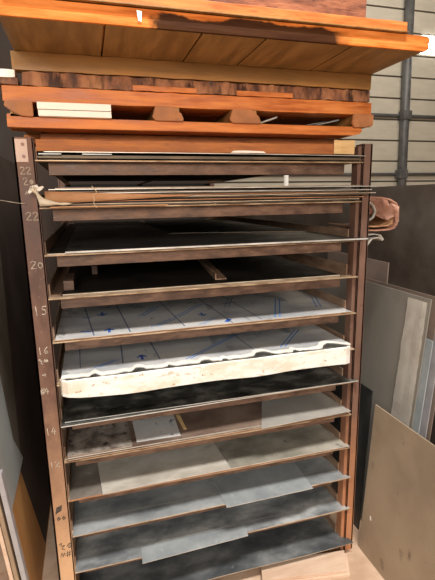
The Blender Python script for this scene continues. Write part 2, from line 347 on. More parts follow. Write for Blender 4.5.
# ------------------------------------------------------------------ sheets
def sheet(name, label, cat, corners, z, t, top, edge, group=None, zf=None, marks=(), edgef=None, nx=24, ny=10, under=None):
    """corners FL, FR, BR, BL in plan; z = top height at rest; zf(u, v, x, y) adds droop; edgef(u) pushes the front edge"""
    mb = MB(); bm = mb.bm; mt = mb.mi(top); me = mb.mi(edge); mu = mb.mi(under or 'black_sheet')
    c = [Vector(p) for p in corners]; g, h = [], []
    def P(u, v):
        p = (c[0].lerp(c[1], u)).lerp(c[3].lerp(c[2], u), v)
        if edgef: p = p+Vector((0, edgef(u)*(1-v)**6))
        return p, z+(zf(u, v, p.x, p.y) if zf else 0)
    for j in range(ny+1):
        r1, r2 = [], []
        for i in range(nx+1):
            p, zz = P(i/nx, (j/ny)**1.5)
            r1.append(bm.verts.new((p.x, p.y, zz))); r2.append(bm.verts.new((p.x, p.y, zz-t)))
        g.append(r1); h.append(r2)
    for j in range(ny):
        for i in range(nx):
            f = bm.faces.new((g[j][i], g[j][i+1], g[j+1][i+1], g[j+1][i])); f.material_index = mt
            f = bm.faces.new((h[j][i], h[j+1][i], h[j+1][i+1], h[j][i+1])); f.material_index = mu
    for i in range(nx):
        bm.faces.new((h[0][i], h[0][i+1], g[0][i+1], g[0][i])).material_index = me
        bm.faces.new((g[-1][i], g[-1][i+1], h[-1][i+1], h[-1][i])).material_index = me
    for j in range(ny):
        bm.faces.new((g[j][0], g[j+1][0], h[j+1][0], h[j][0])).material_index = me
        bm.faces.new((g[j][-1], h[j][-1], h[j+1][-1], g[j+1][-1])).material_index = me
    for mk in marks:      # (material, width, [(x,y)...]) printed strips just on the surface
        m_, w_, pts = mk; w_ = w_/2; k_ = mb.mi(m_)
        for a, b in zip(pts, pts[1:]):
            a, b = Vector(a), Vector(b); d = (b-a).normalized(); n = Vector((-d.y, d.x))*w_
            zz = z+.0005+(max(zf(.5, .1, a.x, a.y), zf(.5, .1, b.x, b.y)) if zf else 0)
            f = bm.faces.new([bm.verts.new((q.x, q.y, zz)) for q in (a-n, b-n, b+n, a+n)]); f.material_index = k_
    o = mb.build(name)
    return tag(o, label, cat, group)
def wav(a, k=3., s=0.):
    return lambda u, v, x, y: a*(noise.noise(Vector((x*k+s, y*k*.5, s)))+.4)
XL, XR = .071, 1.303

# shelf 1 : a thin pile just under the timber
t = .0035
zz = SZ[0][1]-.004
for i, (m_, e_, fy, xl, xr, lab) in enumerate([
    ('dark_sheet','edge_dark',-.022,.075,1.315,'dark steel sheet at the bottom of the pile on the top shelf'),
    ('dark_sheet','edge_dark',-.018,.072,1.300,'dark steel sheet with a dull dark edge, second from the bottom on the top shelf'),
    ('black_sheet','edge_dark',-.012,.09,1.303,'black sheet with a dark edge in the middle of the top shelf pile'),
    ]):
    zz += .0038
    sheet('metal_sheet', lab, 'metal sheet', [(xl,fy),(xr,fy),(xr,1.9),(xl,1.9)], zz, .003, m_, e_, 'sheets on the top shelf')
sheet('metal_sheet', 'short pale blue-grey strip at the left end of the top shelf pile', 'metal sheet', [(.078,-.026),(.150,-.026),(.150,.3),(.078,.3)], zz+.0045, .004, 'blue_pale', 'blue_edge')
sheet('metal_sheet', 'pale blue-grey offcut next to the dark gap on the top shelf', 'metal sheet', [(.217,-.024),(.315,-.024),(.315,.3),(.217,.3)], zz+.0047, .004, 'blue_pale', 'blue_edge')
sheet('metal_sheet', 'large thin bright-edged sheet, topmost on the top shelf', 'metal sheet', [(.095,-.02),(1.318,-.03),(1.30,1.8),(.095,1.8)], zz+.011, .0022, 'dark_sheet', 'edge_bright',
      zf=lambda u,v,x,y: .0015*math.sin(u*3.1)-.004*u)
mb = MB(); mb.prism([(.745,-.03,zz+.0125),(.885,-.03,zz+.0125),(.875,-.03,zz+.0185),(.80,-.03,zz+.021),(.755,-.03,zz+.0195)], (0,.006,0), 'label_white')
tag(mb.build('paper_scrap'), 'small white paper scrap on the top shelf pile, under the red-brown board', 'paper')

# shelf 2 : ragged stack of thin sheets, some past the posts
z = SZ[1][1]-.006
spec = [  # material, edge, front y, x left, x right, label
 ('black_sheet','edge_dark',-.016,.078,1.300,'black sheet lying lowest in the ragged stack'),
 ('black_sheet','edge_tan',-.022,.075,1.302,'black sheet with a tan edge, second from the bottom of the ragged stack'),
 ('dark_sheet','edge_dark',-.012,.085,1.300,'dark sheet with a dull edge, third from the bottom of the ragged stack'),
 ('brown_sheet','edge_rust',-.030,.075,1.318,'rusty edged sheet low in the ragged stack'),
 ('black_sheet','edge_dark',-.014,.09,1.300,'black sheet above the rusty one in the ragged stack'),
 ('black_sheet','edge_dark',-.034,.20,1.340,'dark sheet whose right corner pokes out in front of the right post'),
 ('brown_sheet','edge_tan',-.040,.14,1.368,'thin tan-edged sheet reaching past the right post'),
 ('brown_sheet','edge_rust',-.020,.095,1.303,'brown sheet with a rust-red edge, middle of the ragged stack'),
 ('black_sheet','edge_dark',-.028,.15,1.345,'black sheet in the upper part of the ragged stack'),
 ('dark_sheet','edge_bright',-.036,.22,1.352,'sheet with a thin bright edge in the upper part of the ragged stack'),
 ('black_sheet','edge_dark',-.022,.10,1.303,'black sheet third from the top of the ragged stack')]
for i, (m_, e_, fy, xl, xr, lab) in enumerate(spec):
    z += .0046
    by = 1.75+.05*(i%3)
    sheet('thin_sheet', lab, 'metal sheet', [(xl,fy+.006*math.sin(i)),(xr,fy),(min(xr,1.30)-.006,by),(xl+.0,by)], z, .0028, m_, e_, 'thin sheets on the second shelf',
          zf=(lambda s: lambda u,v,x,y: .0007*math.sin(u*7+s)*(1-v))(i*1.3))
zt2 = z
sheet('thin_sheet', 'thin sheet with a long white edge lying near the top of the ragged stack', 'metal sheet', [(.10,-.034),(1.372,-.036),(1.29,1.7),(.10,1.7)], zt2+.0085, .0028, 'dark_sheet', 'edge_bright')
sheet('thin_sheet', 'topmost dark sheet of the ragged stack, level with the camera', 'metal sheet', [(.12,-.02),(1.31,-.026),(1.28,1.6),(.12,1.6)], zt2+.0125, .0028, 'black_sheet', 'edge_tan')
# kraft paper wedge poking out at the left, torn pale end curling over the post
kp = thing('kraft_paper', 'torn orange-brown kraft paper with a curled cream edge beside the left post', 'paper', (.06,-.05,1.715))
mb = MB(); b2 = bmesh.new()
rows = []
n = 22
for i in range(n+1):
    u = i/n; x = .088+.50*u
    ht = .040*(1-u)**1.1+.003; zb = 1.7185+.022*u
    rows.append([b2.verts.new((x, -.046-.010*math.sin(q*2.8)*(1-u)+.004*noise.noise(Vector((x*20,q*3,0))), zb+ht*q)) for q in (0,.33,.66,1)])
for a, b in zip(rows, rows[1:]):
    for k in range(3): b2.faces.new((a[k], b[k], b[k+1], a[k+1])).smooth = True
ge = bmesh.ops.solidify(b2, geom=b2.faces[:], thickness=.0012)
mb.merge(b2, 'kraft'); mb.box(.10,.50,-.044,.30,1.7076,1.7100,'kraft'); mb.build('paper_face', kp)
mb = MB(); b2 = bmesh.new(); rows = []
n = 16
for i in range(n+1):
    u = i/n; x = .046+.13*u
    if x < .066: lo, hi = 1.745+.02*(.066-x)/.02, 1.776
    else: lo = 1.7125+.004*u+.0015*math.sin(u*14); hi = 1.728+.035*math.exp(-(x-.066)/.022)+.0015*math.sin(u*17)-.008*u
    rows.append([b2.verts.new((x, -.056-.014*math.sin(q*3)*(1-u*.6), lo+(hi-lo)*q)) for q in (0,.3,.6,1)])
for a, b in zip(rows, rows[1:]):
    for k in range(3): b2.faces.new((a[k], b[k], b[k+1], a[k+1])).smooth = True
bmesh.ops.solidify(b2, geom=b2.faces[:], thickness=.0015)
mb.merge(b2, 'cream'); mb.build('curled_edge', kp, label='cream curled torn edge')
mb = MB()
for (x, zc, s) in ((.052,1.771,.010),(.064,1.775,.008),(.074,1.768,.009),(.044,1.760,.007),(.082,1.773,.006)):
    mb.prism([(x-s,-.055,zc-s*.4),(x-.2*s,-.06,zc-s*.8),(x+s,-.058,zc-s*.1),(x+.5*s,-.055,zc+s*.9),(x-.6*s,-.058,zc+.6*s)], (0,.005,.001), 'torn_white')
mb.build('torn_shreds', kp)
sp = [(.241,1.777),(.243,1.772),(.250,1.765),(.255,1.758),(.252,1.752),(.244,1.747),(.243,1.741),(.246,1.733),(.243,1.722),(.246,1.713),(.251,1.706),(.254,1.7035)]
mb = MB()
for a, b in zip(sp, sp[1:]): mb.cyl((a[0],-.052,a[1]), (b[0],-.052,b[1]), .0013, 'string', 6)
mb.build('dangling_fibre', kp, label='short pale dangling string')
# thin wire from the left
mb = MB(); wp = [(-.20,1.765),(-.10,1.742),(-.04,1.732),(.0,1.724),(.02,1.722)]
for a, b in zip(wp, wp[1:]): mb.cyl((a[0],-.012,a[1]), (b[0],-.012,b[1]), .0012, 'edge_tan', 6)
tag(mb.build('wire'), 'thin wire running from the dark left side to the left post', 'wire')

# shelf 3
z3 = SZ[2][1]
sheet('metal_sheet', 'black sheet lying flat under the bright-edged sheet on the third shelf', 'metal sheet', [(.075,-.004),(1.303,-.004),(1.30,2.2),(.075,2.2)], z3-.003, .004, 'black_sheet', 'edge_tan', 'sheets on the third shelf')
sheet('metal_sheet', 'third shelf sheet with a bright white front edge and pointed right corner', 'metal sheet', [(.135,-.022),(1.345,-.036),(1.215,1.3),(.135,1.6)], z3+.0037, .006, 'dark_sheet', 'edge_bright', 'sheets on the third shelf')
sheet('metal_sheet', 'narrow sheet lying slightly raised at the back right of the third shelf', 'metal sheet', [(.62,.62),(1.28,.40),(1.29,1.7),(.62,1.7)], z3+.0075, .0035, 'black_sheet', 'edge_dark', 'sheets on the third shelf')
# shelf 4
z4 = SZ[3][1]
sheet('metal_sheet', 'black sheet lying alone on the nearly empty fourth shelf', 'metal sheet', [(.11,.035),(1.262,.035),(1.262,2.1),(.11,2.1)], z4-.003, .004, 'black_sheet', 'edge_tan')
mb = MB(); mb.prism([(.715,.11,z4-.002),(.765,.11,z4-.002),(.86,.83,z4-.002),(.80,.83,z4-.002)], (0,0,.004), 'rail_steel'); mb.prism([(.715,.11,z4+.002),(.720,.11,z4+.002),(.805,.83,z4+.002),(.80,.83,z4+.002)], (0,0,.022), 'rail_steel')
tag(mb.build('angle_iron'), 'rusty angle iron lying on the black sheet of the fourth shelf', 'metal bar')
mb = MB(); mb.box(.112,.15,.10,.30,z4-.002,z4+.035,'shelf_steel',.002)
tag(mb.build('steel_block'), 'small rusty steel block at the left end of the fourth shelf', 'metal block')
mb = MB(); mb.box(.22,.245,.45,.62,z4-.002,z4+.04,'shelf_steel',.002)
tag(mb.build('steel_block'), 'small rusty steel block further back on the fourth shelf', 'metal block')

# shelf 5: sheets in printed protective film
z5 = SZ[4][1]
def pair(x0, y0, x1, y1, gap=.022, w=.0065, m='pale_blue_ink'):
    return [(m, w, [(x0,y0),(x1,y1)]), (m, w, [(x0+gap,y0),(x1+gap,y1)])]
def arrow(x, y, s=.03, up=1, m='blue_ink'):
    return [(m, s*.35, [(x,y),(x,y+up*s*1.7)]), (m, s*.30, [(x-s*.6,y+up*s*.9),(x,y+up*s*1.8)]), (m, s*.30, [(x+s*.6,y+up*s*.9),(x,y+up*s*1.8)])]
mk = [('slate_line',.006,[(.210,.01),(.165,.62)]), ('slate_line',.006,[(.345,.01),(.315,.62)]), ('slate_line',.006,[(.755,.0),(.72,.65)]), ('slate_line',.005,[(.885,.01),(.86,.5)]),('slate_line',.005,[(.56,.02),(.53,.5)])]
mk += arrow(.250,.36,.035,-1)+arrow(.268,.03,.03)+[('blue_ink',.012,[(.16,.075),(.20,.062)]),('blue_ink',.012,[(.165,.29),(.20,.278)]),('blue_ink',.02,[(.735,.02),(.76,.06)])]
mk += arrow(.67,.20,.03,-1)
mk += pair(.40,.23,.49,.38)+pair(.43,.05,.53,.15,.025)+pair(.54,.16,.70,.36)+pair(.80,.26,.88,.45,.02,.004,'slate_line')+pair(.95,.02,1.09,.34,.022)+pair(1.20,.12,1.27,.3)+pair(.62,.02,.70,.10,.018,.004)
sheet('film_covered_sheet', 'sheet in white protective film with blue arrows, one shelf above the white slab', 'metal sheet', [(.073,-.004),(1.303,-.004),(1.30,2.3),(.073,2.3)], z5, .0025, 'film', 'edge_tan', marks=mk)
sheet('film_covered_sheet', 'lower film covered sheet right under the blue marked one on the fifth shelf', 'metal sheet', [(.078,.0),(1.300,.0),(1.298,2.3),(.078,2.3)], z5-.003, .004, 'film', 'edge_rust')

# shelf 6: film sheet over a white stained slab
z6 = SZ[5][1]
mb = MB(); b2 = bmesh.new()
out = [(.086,.02),(.078,-.02),(.084,-.040),(.105,-.052)]
N_ = 30
out += [(.105+(1.255-.105)*i/N_, -.052+.002*math.sin(i*.9)) for i in range(1, N_)]
out += [(1.255,-.052),(1.280,-.042),(1.290,-.022),(1.291,.02)]
def zb(x): return 1.012+.012*math.exp(-((x-.08)/.05)**2)+.003*math.sin(x*13)
def ztp(x): return 1.0885
lo = [b2.verts.new((x, y, zb(x))) for x, y in out]; hi = [b2.verts.new((x, y, ztp(x)-.004)) for x, y in out]
h2 = [b2.verts.new((x+(.003 if x < .1 else -.003 if x > 1.27 else 0), y+.005, ztp(x))) for x, y in out]
for i in range(len(out)-1):
    b2.faces.new((lo[i], lo[i+1], hi[i+1], hi[i])); b2.faces.new((hi[i], hi[i+1], h2[i+1], h2[i]))
inn = [b2.verts.new((x+(.01 if x < .1 else -.01 if x > 1.27 else 0), max(y+.014, -.030), zb(x))) for x, y in out]
inh = [b2.verts.new((v.co.x, v.co.y, 1.068)) for v in inn]
for i in range(len(out)-1):
    b2.faces.new((lo[i+1], lo[i], inn[i], inn[i+1])); b2.faces.new((inn[i+1], inn[i], inh[i], inh[i+1]))
mb.merge(b2, 'white_slab')
mb.box(.082, 1.288, -.012, 1.9, 1.0675, 1.0665+.008, 'black_top_and_dust')
# dark top of the slab
b2 = bmesh.new(); tb = [b2.verts.new((v[0]+(.003 if v[0]<.1 else -.003 if v[0]>1.27 else 0), v[1]+.005, 1.0885)) for v in out]; tb2 = [b2.verts.new((1.29,.3,1.0885)), b2.verts.new((.083,.3,1.0885))]
b2.faces.new(tb+tb2); mb.merge(b2, 'black_top_and_dust')
tag(mb.build('white_slab'), 'thick white slab with brown stains and rounded front corners jutting from the sixth shelf', 'slab')
mk = [('slate_line',.006,[(.312,.05),(.335,.7)]),('slate_line',.006,[(.460,.05),(.445,.5)]),('slate_line',.005,[(.86,.04),(.83,.5)])]
mk += arrow(.392,.07,.032)+pair(.56,.02,.85,.27,.02)+pair(.98,.03,1.15,.24,.022)+pair(.20,.04,.28,.10,.02)+[('slate_line',.004,[(.15,.05),(.14,.4)])]
def torn(u):
    v = noise.noise(Vector((u*12, 3.1, 0)))*.010+noise.noise(Vector((u*45, 7.7, 0)))*.009+noise.noise(Vector((u*120, 2.7, 0)))*.004
    for c, w, a in ((.235,.022,.040),(.455,.022,.036),(.66,.035,.045),(.78,.012,.02),(.93,.05,.050),(.52,.010,.02),(.10,.012,.02),(.335,.010,.018)):
        v += a*max(0, 1-((u-c)/w)**2)
    return v-.016
sheet('torn_film_sheet', 'film covered sheet with blue arrow and ragged torn white front edge, on the white slab', 'metal sheet', [(.083,-.022),(1.287,-.022),(1.287,2.2),(.083,2.2)], 1.0925, .0025, 'film', 'film_torn', nx=120, ny=14, marks=mk, edgef=torn)
# ragged strip of peeled film along the edge
mb = MB(); b2 = bmesh.new(); rows = []
n = 120
for i in range(n+1):
    u = i/n; x = .084+1.202*u; y0 = -.022+torn(u)-.001; y1 = y0+.034+.018*noise.noise(Vector((u*14, 1, 5)))
    rows.append([b2.verts.new((x, y0+(y1-y0)*q, 1.0932+.003*math.sin(q*3.1)*(.6+.5*noise.noise(Vector((u*20,q,2))))+.0005)) for q in (0,.35,.7,1)])
for a, b in zip(rows, rows[1:]):
    for k in range(3): b2.faces.new((a[k], b[k], b[k+1], a[k+1])).smooth = True
mb.merge(b2, 'film_torn')
tag(mb.build('peeled_film'), 'ragged strip of peeled white film along the top of the white slab', 'plastic film')

# shelf 7: dusty black sheets
z7 = SZ[6][1]
sheet('metal_sheet', 'black sheet with a pale edge under the dusty black one, seventh shelf', 'metal sheet', [(.066,-.030),(1.300,-.002),(1.30,2.2),(.075,2.2)], z7-.0045, .004, 'black_top_and_dust', 'edge_bright', 'black sheets below the white slab')
sheet('metal_sheet', 'dusty black sheet with scuffed surface, lying directly below the white slab', 'metal sheet', [(.080,-.008),(1.345,-.018),(1.270,.32),(.082,1.9)], z7+.001, .0035, 'black_top_and_dust', 'edge_bright', 'black sheets below the white slab')
# shelf 8
z8 = SZ[7][1]
for i in range(4):
    sheet('metal_sheet', ['brown sheet at the very bottom of the eighth shelf pile','thin brown sheet second from the bottom of the eighth shelf pile','brown sheet with a pale edge in the eighth shelf pile','brown dull sheet on top of the eighth shelf pile, papers lying on it'][i], 'metal sheet',
          [(.075+.004*(i%2),-.006-.004*(i%2)),(1.300,-.006+.003*i),(1.298,2.2),(.075,2.2)], z8-.003+.0042*i, .0026, 'brown_sheet', ['edge_rust','edge_tan','edge_tan','edge_bright'][i], 'brown sheets on the eighth shelf')
zt = z8-.003+.0126
sheet('metal_sheet', 'mottled dark offcut at the left end of the eighth shelf', 'metal sheet', [(.078,.0),(.325,-.002),(.328,.45),(.078,.45)], zt+.003, .0022, 'mottled_sheet', 'edge_tan')
sheet('printed_paper', 'pale bluish paper with dark scribbles lying on the eighth shelf', 'paper', [(.345,.022),(.527,.018),(.535,.32),(.345,.32)], zt+.0022, .0012, 'pale_paper', 'edge_bright')
sheet('brass_strip', 'small yellowish strip beside the pale paper on the eighth shelf', 'strip', [(.548,.065),(.562,.065),(.558,.20),(.540,.20)], zt+.004, .003, 'pale_wood', 'pale_wood')
sheet('metal_sheet', 'light grey smooth sheet at the right of the eighth shelf, its corner jutting forward', 'metal sheet', [(.868,-.034),(1.318,-.012),(1.268,.34),(1.02,.34)], zt+.0036, .003, 'light_grey', 'edge_bright')
# shelf 9
z9 = SZ[8][1]
sheet('metal_sheet', 'grey-brown sheet showing at the left end of the ninth shelf', 'metal sheet', [(.070,-.012),(1.30,-.006),(1.30,2.2),(.075,2.2)], z9-.001, .006, 'grey_brown', 'edge_rust', 'sheets on the ninth shelf')
sheet('metal_sheet', 'dull olive-grey sheet covering the right half of the ninth shelf', 'metal sheet', [(.60,-.010),(1.322,-.010),(1.268,.36),(.60,.9)], z9+.0022, .003, 'tan_dark', 'edge_bright', 'sheets on the ninth shelf')
sheet('metal_sheet', 'pale tan sheet in the left middle of the ninth shelf, lying over the olive-grey one', 'metal sheet', [(.197,-.022),(.735,-.012),(.706,.42),(.168,.42)], z9+.0050, .0025, 'tan_light', 'edge_bright', 'sheets on the ninth shelf')
# shelf 10
z10 = SZ[9][1]
sheet('metal_sheet', 'blue-grey sheet with a long white scratch line, bottom of the tenth shelf', 'metal sheet', [(.070,-.014),(1.335,-.010),(1.268,.3),(.074,2.2)], z10-.0015, .005, 'blue_grey', 'edge_tan', 'blue-grey sheets on the tenth shelf',
      marks=[('edge_bright',.0028,[(.078,.074),(.40,.070),(.70,.069)]),('edge_bright',.0035,[(1.08,.055),(1.29,.05)])])
sheet('metal_sheet', 'pale blue-grey offcut jutting out at the middle right of the tenth shelf', 'metal sheet', [(.706,-.040),(1.122,-.036),(1.140,.40),(.700,.40)], z10+.0022, .003, 'blue_pale', 'edge_bright', 'blue-grey sheets on the tenth shelf')
# shelf 11
z11 = SZ[10][1]
sheet('metal_sheet', 'smoky blue-grey sheet spanning the whole eleventh shelf', 'metal sheet', [(.068,-.012),(1.340,-.010),(1.266,.32),(.074,2.2)], z11-.0015, .006, 'smoky', 'edge_tan', 'sheets on the eleventh shelf',
      marks=[('edge_bright',.003,[(.40,.045),(.80,.052),(1.29,.045)])])
sheet('metal_sheet', 'pale offcut jutting out at the left middle of the eleventh shelf', 'metal sheet', [(.334,-.050),(.806,-.034),(.812,.038),(.338,.040)], z11+.0012, .0025, 'blue_pale', 'edge_bright', 'sheets on the eleventh shelf')
# shelf 12
z12 = SZ[11][1]
sheet('metal_sheet', 'dark charcoal sheet on the lowest shelf, its right corner reaching past the post', 'metal sheet', [(.070,-.030),(1.352,-.036),(1.262,.40),(.075,2.2)], z12+.0025, .003, 'charcoal', 'edge_tan', 'sheets on the lowest shelf', zf=lambda u,v,x,y: -.004*(1-v)*math.sin(u*6)**2)
sheet('metal_sheet', 'charcoal sheet hidden under the top one on the lowest shelf', 'metal sheet', [(.078,.0),(1.30,.0),(1.298,2.2),(.078,2.2)], z12-.005, .003, 'charcoal', 'edge_tan', 'sheets on the lowest shelf')
# plywood board on the floor
bd = MB(); bd.prism([(.855,-.085,0),(1.262,-.150,0),(1.318,-.035,0),(.89,.02,0)], (0,0,.018), 'board_floor', .001)
tag(bd.build('plywood_board'), 'lower pinkish plywood piece of the two on the floor in front of the rack', 'board')
bd = MB(); bd.prism([(.858,-.078,.0182),(1.252,-.138,.0182),(1.305,-.030,.0182),(.89,.026,.0182)], (0,0,.016), 'board_floor', .001)
tag(bd.build('plywood_board'), 'upper pinkish plywood piece lying on another one before the lowest shelf', 'board')

# ------------------------------------------------------------------ timber and pallets on top of the rack
mb = MB(); mb.box(.072, 1.262, -.012, .09, 1.8925, 1.931, 'brown_board', .002, .0012, 24)
tag(mb.build('timber_board'), 'red-brown rough board lying between the posts under the pallet', 'board', None)
mb = MB(); mb.box(1.18, 1.272, -.020, -.0125, 1.893, 1.947, 'pale_wood', .001, .001, 3)
tag(mb.build('wood_offcut'), 'pale yellowish wood offcut at the right end of the red-brown board', 'wood')
for y0 in (.10, .75, 1.4):
    mb = MB(); mb.box(.08, 1.29, y0, y0+.09, 1.8945, 1.966, 'brown_board', .002)
    tag(mb.build('timber_bearer'), 'dark timber bearer under the pallet, in the shade behind the red-brown board', 'timber', 'timber bearers under the pallet')

pal = thing('wooden_pallet', 'orange-brown wooden pallet lying on the rack with white strips in its gap', 'pallet', (.66,.5,1.967))
mb = MB(); b2 = bmesh.new()
prof = [(-.010,1.9685),(.03,1.9672),(1.27,1.9672),(1.300,1.974),(1.312,1.985),(1.306,2.0005),(.06,2.0005),(.035,2.004),(.012,2.011),(-.008,2.009)]
mb.prism([(x,-.008,z) for x,z in prof], (0,.10,0), 'orange_wood', .0015); mb.build('bottom_board', pal)
for y0 in (.42, .9):
    mb = MB(); mb.box(-.01,1.31,y0,y0+.1,1.9672,2.0,'orange_wood',.001); mb.build('bottom_board', pal)
for (a, b, fl) in ((-.008,.074,0),(.462,.572,1),(.745,.866,1),(1.262,1.352,2)):
    mb = MB(); y0 = -.022
    if fl == 0: pts = [(a,2.047),(b,2.047),(b,1.9995),(b-.035,2.001),(a+.02,2.013),(a-.004,2.030)]
    elif fl == 2: pts = [(a,2.047),(b,2.047),(b,2.008),(b-.012,1.999),(a+.006,1.996),(a-.006,2.012)]
    else: pts = [(a+.012,2.047),(b-.036,2.047),(b-.006,2.024),(b,2.010),(b,1.999),(a+.012,1.999),(a,2.010),(a+.002,2.018)]
    mb.prism([(x,y0,z) for x,z in pts], (0,.013,0), 'block_wood', .002)
    mb.box(a+.012, b-.012, -.008, 1.0, 2.001, 2.047, 'stringer_wood'); mb.build('stringer', pal)
mb = MB(); mb.box(-.016,1.352,-.004,.10,2.0475,2.0955,'orange_wood',.002,.0012,30); mb.build('deck_board', pal)
for y0 in (.13,.30,.48,.66,.84):
    mb = MB(); mb.box(-.01,1.35,y0,y0+.13,2.0475,2.07,'orange_wood',.001); mb.build('deck_board', pal)
for k, (z0, z1) in enumerate(((2.0012,2.0205),(2.0225,2.0445))):
    mb = MB(); mb.box(.090-.002*k,.322,-.030+.001*k,-.0,z0,z1,'white_foam',.0012)
    tag(mb.build('white_strip'), ['lower white strip in the left gap of the pallet','upper white strip stacked in the left gap of the pallet'][k], 'strip', 'white strips in the pallet gap')
for lab, a, b, w, m_ in (('short bright metal strip leaning out of the pallet gap beside the third block', (.858,-.012,2.002),(.955,.03,2.037),.012,'edge_bright'),
                     ('grey metal strip in the right gap of the pallet', (1.06,.0,2.003),(1.215,.12,2.040),.010,'blue_edge'),
                     ('longer grey metal strip nearest the right block in the pallet gap', (1.10,-.004,2.003),(1.245,.06,2.040),.012,'blue_edge'),
                     ('thin dark metal strip in the middle of the right pallet gap', (1.00,.0,2.003),(1.12,.14,2.030),.006,'dark_sheet')):
    mb = MB(); a, b = Vector(a), Vector(b); mb.prism([a, b, b+Vector((0,.0,-w*.55)), a+Vector((w*1.2,0,0))], (0,.05,.0), m_)
    tag(mb.build('metal_strip'), lab, 'metal strip')

# weathered rough-sawn planks
def plank(lab, x0, x1, y0, y1, z0, z1, m_, name='weathered_plank', cat='plank', grp=None, rg=.0025, seg=40, bev=.001):
    mb = MB(); mb.box(x0,x1,y0,y1,z0,z1,m_,bev,rg,seg); return tag(mb.build(name), lab, cat, grp)
plank('dark weathered rough plank lying on the orange pallet, right half', .76, 1.345, .002, .5, 2.0985, 2.1415, 'old_wood')
plank('dark weathered rough plank with slanting saw marks on the orange pallet, left half', .048, .757, .0, .5, 2.0985, 2.1415, 'old_wood')
plank('short orange slat lying in front of the left weathered plank', .40, .625, -.013, -.004, 2.0965, 2.113, 'orange_wood', 'thin_board', 'board', None, .001, 8)
plank('short orange slat lying in front of the right weathered plank', .775, 1.0, -.013, -.004, 2.0965, 2.113, 'orange_wood', 'thin_board', 'board', None, .001, 8)
plank('small pinkish white wood end beside the left weathered plank', -.045, .030, -.02, .05, 2.116, 2.139, 'white_foam', 'wood_offcut', 'wood', None, .001, 3)
plank('small dark wood block under the pinkish white end at the far left', -.05, .036, -.015, .05, 2.0965, 2.1155, 'old_wood', 'wood_offcut', 'wood', None, .001, 3)

up = thing('overhanging_pallet', 'large upper pallet of orange boards overhanging the rack front with a black sprayed edge', 'pallet', (.69,.3,2.144))
mb = MB(); mb.box(.022,1.346,-.002,.045,2.1445,2.2,'stringer_wood',.0015,.0012,20); mb.build('stringer', up)
for y0 in (.55, 1.05):
    mb = MB(); mb.box(.022,1.346,y0,y0+.045,2.1445,2.2,'stringer_wood',.001); mb.build('stringer', up)
xs = [.030,.303,.580,.781,1.078,1.349]
for a, b in zip(xs, xs[1:]):
    mb = MB(); mb.box(a+.003,b-.003,-.300,1.1,2.2005,2.2165,'deck_wood',.001); mb.build('deck_board', up)
for y0, y1 in ((-.199,-.04),(-.035,.15),(.155,.36),(.365,.6),(.605,.84),(.845,1.09)):  # unseen upper boards, added to keep light out of the deck gaps
    mb = MB(); mb.box(.03,1.345,y0,y1,2.2175,2.238,'orange_wood',.001); mb.build('deck_board', up)  # added unseen board, only blocks light
mf = M['painted_fascia']; mf.node_tree.nodes['Principled BSDF'].inputs['Specular IOR Level'].default_value = .05; spray(mf, .435-.69, 1.00-.69, (.007,.0055,.005), z1=.087)
mb = MB(); b2 = bmesh.new()
mb.prism([(.026,-.310,2.193),(.9,-.312,2.1925),(1.20,-.314,2.1925),(1.335,-.310,2.194),(1.352,-.308,2.203),(1.350,-.308,2.2175),(.026,-.310,2.2165)], (0,.0095,0), 'painted_fascia', .001)
mb.build('front_trim', up)
mb = MB(); mb.prism([(.026,-.306,2.2175),(1.345,-.306,2.2175),(1.357,-.304,2.224),(1.356,-.304,2.236),(1.345,-.306,2.2425),(.026,-.306,2.2405)], (0,.10,0), 'painted_fascia', .001)
mb.build('front_board', up)
mb = MB(); mb.prism([(.391,-.3135,2.207),(.400,-.3135,2.205),(.402,-.3135,2.231),(.388,-.3135,2.233)], (0,-.0008,0), 'label_white'); mb.build('paper_tag', up, label='small white tag')
mb = MB(); mb.cyl((1.352,-.28,2.226), (1.362,-.28,2.226), .010, 'old_wood'); mb.build('dark_end', up)
pk = MB(); pk.box(.055,1.262,-.318,-.12,2.2440,2.2475,'deck_wood',.0005,.0,4); pk.box(.045,1.258,-.312,-.10,2.2475,2.276,'orange_wood',.0015,.001,20)
tag(pk.build('long_plank'), 'long orange plank lying along the front of the overhanging pallet', 'plank')
plank('thick red-brown rough beam on top of everything, its end squared off at the right', .43, 1.132, -.27, -.05, 2.2775, 2.42, 'red_wood', 'timber_beam', 'beam', None, .002, 30)
plank('orange plank behind the red-brown beam at the top left of the stack', .03, .425, -.27, -.05, 2.2775, 2.31, 'orange_wood', 'top_plank', 'plank', None, .001, 10)

# ------------------------------------------------------------------ right of the rack: plates leaning, parallel to its side
def lean_plate(mb, x0, slope, y0, y1, z0, z1, t, m_, me=None, ztop=None):
    """plate whose left face is x = x0 + slope*z, between y0 (front) and y1 (back)"""
    P = lambda y, z, d=0: (x0+slope*z+d, y, z)
    pts = [P(y0,z0), P(y0,z1), P(y1,ztop or z1), P(y1,z0)]
    mb.prism(pts, (t,0,0), m_); return mb
mb = MB(); lean_plate(mb, 1.407, .064, 0, -1.25, 0.0, .765, .006, 'plate_tan')
mb.prism([(1.4185,-.06,.20),(1.4185,-.072,.203),(1.4195,-.066,.219),(1.4198,-.059,.222)], (-.001,0,0), 'label_white')
tag(mb.build('steel_plate'), 'large tan-brown steel plate leaning at the lower right, nearest the camera', 'metal plate')
mb = MB(); lean_plate(mb, 1.472, .05, .10, .9, 0, .78, .004, 'dark_sheet')
tag(mb.build('steel_plate'), 'dark plate edge standing in the shade between right post and tan plate', 'metal plate')
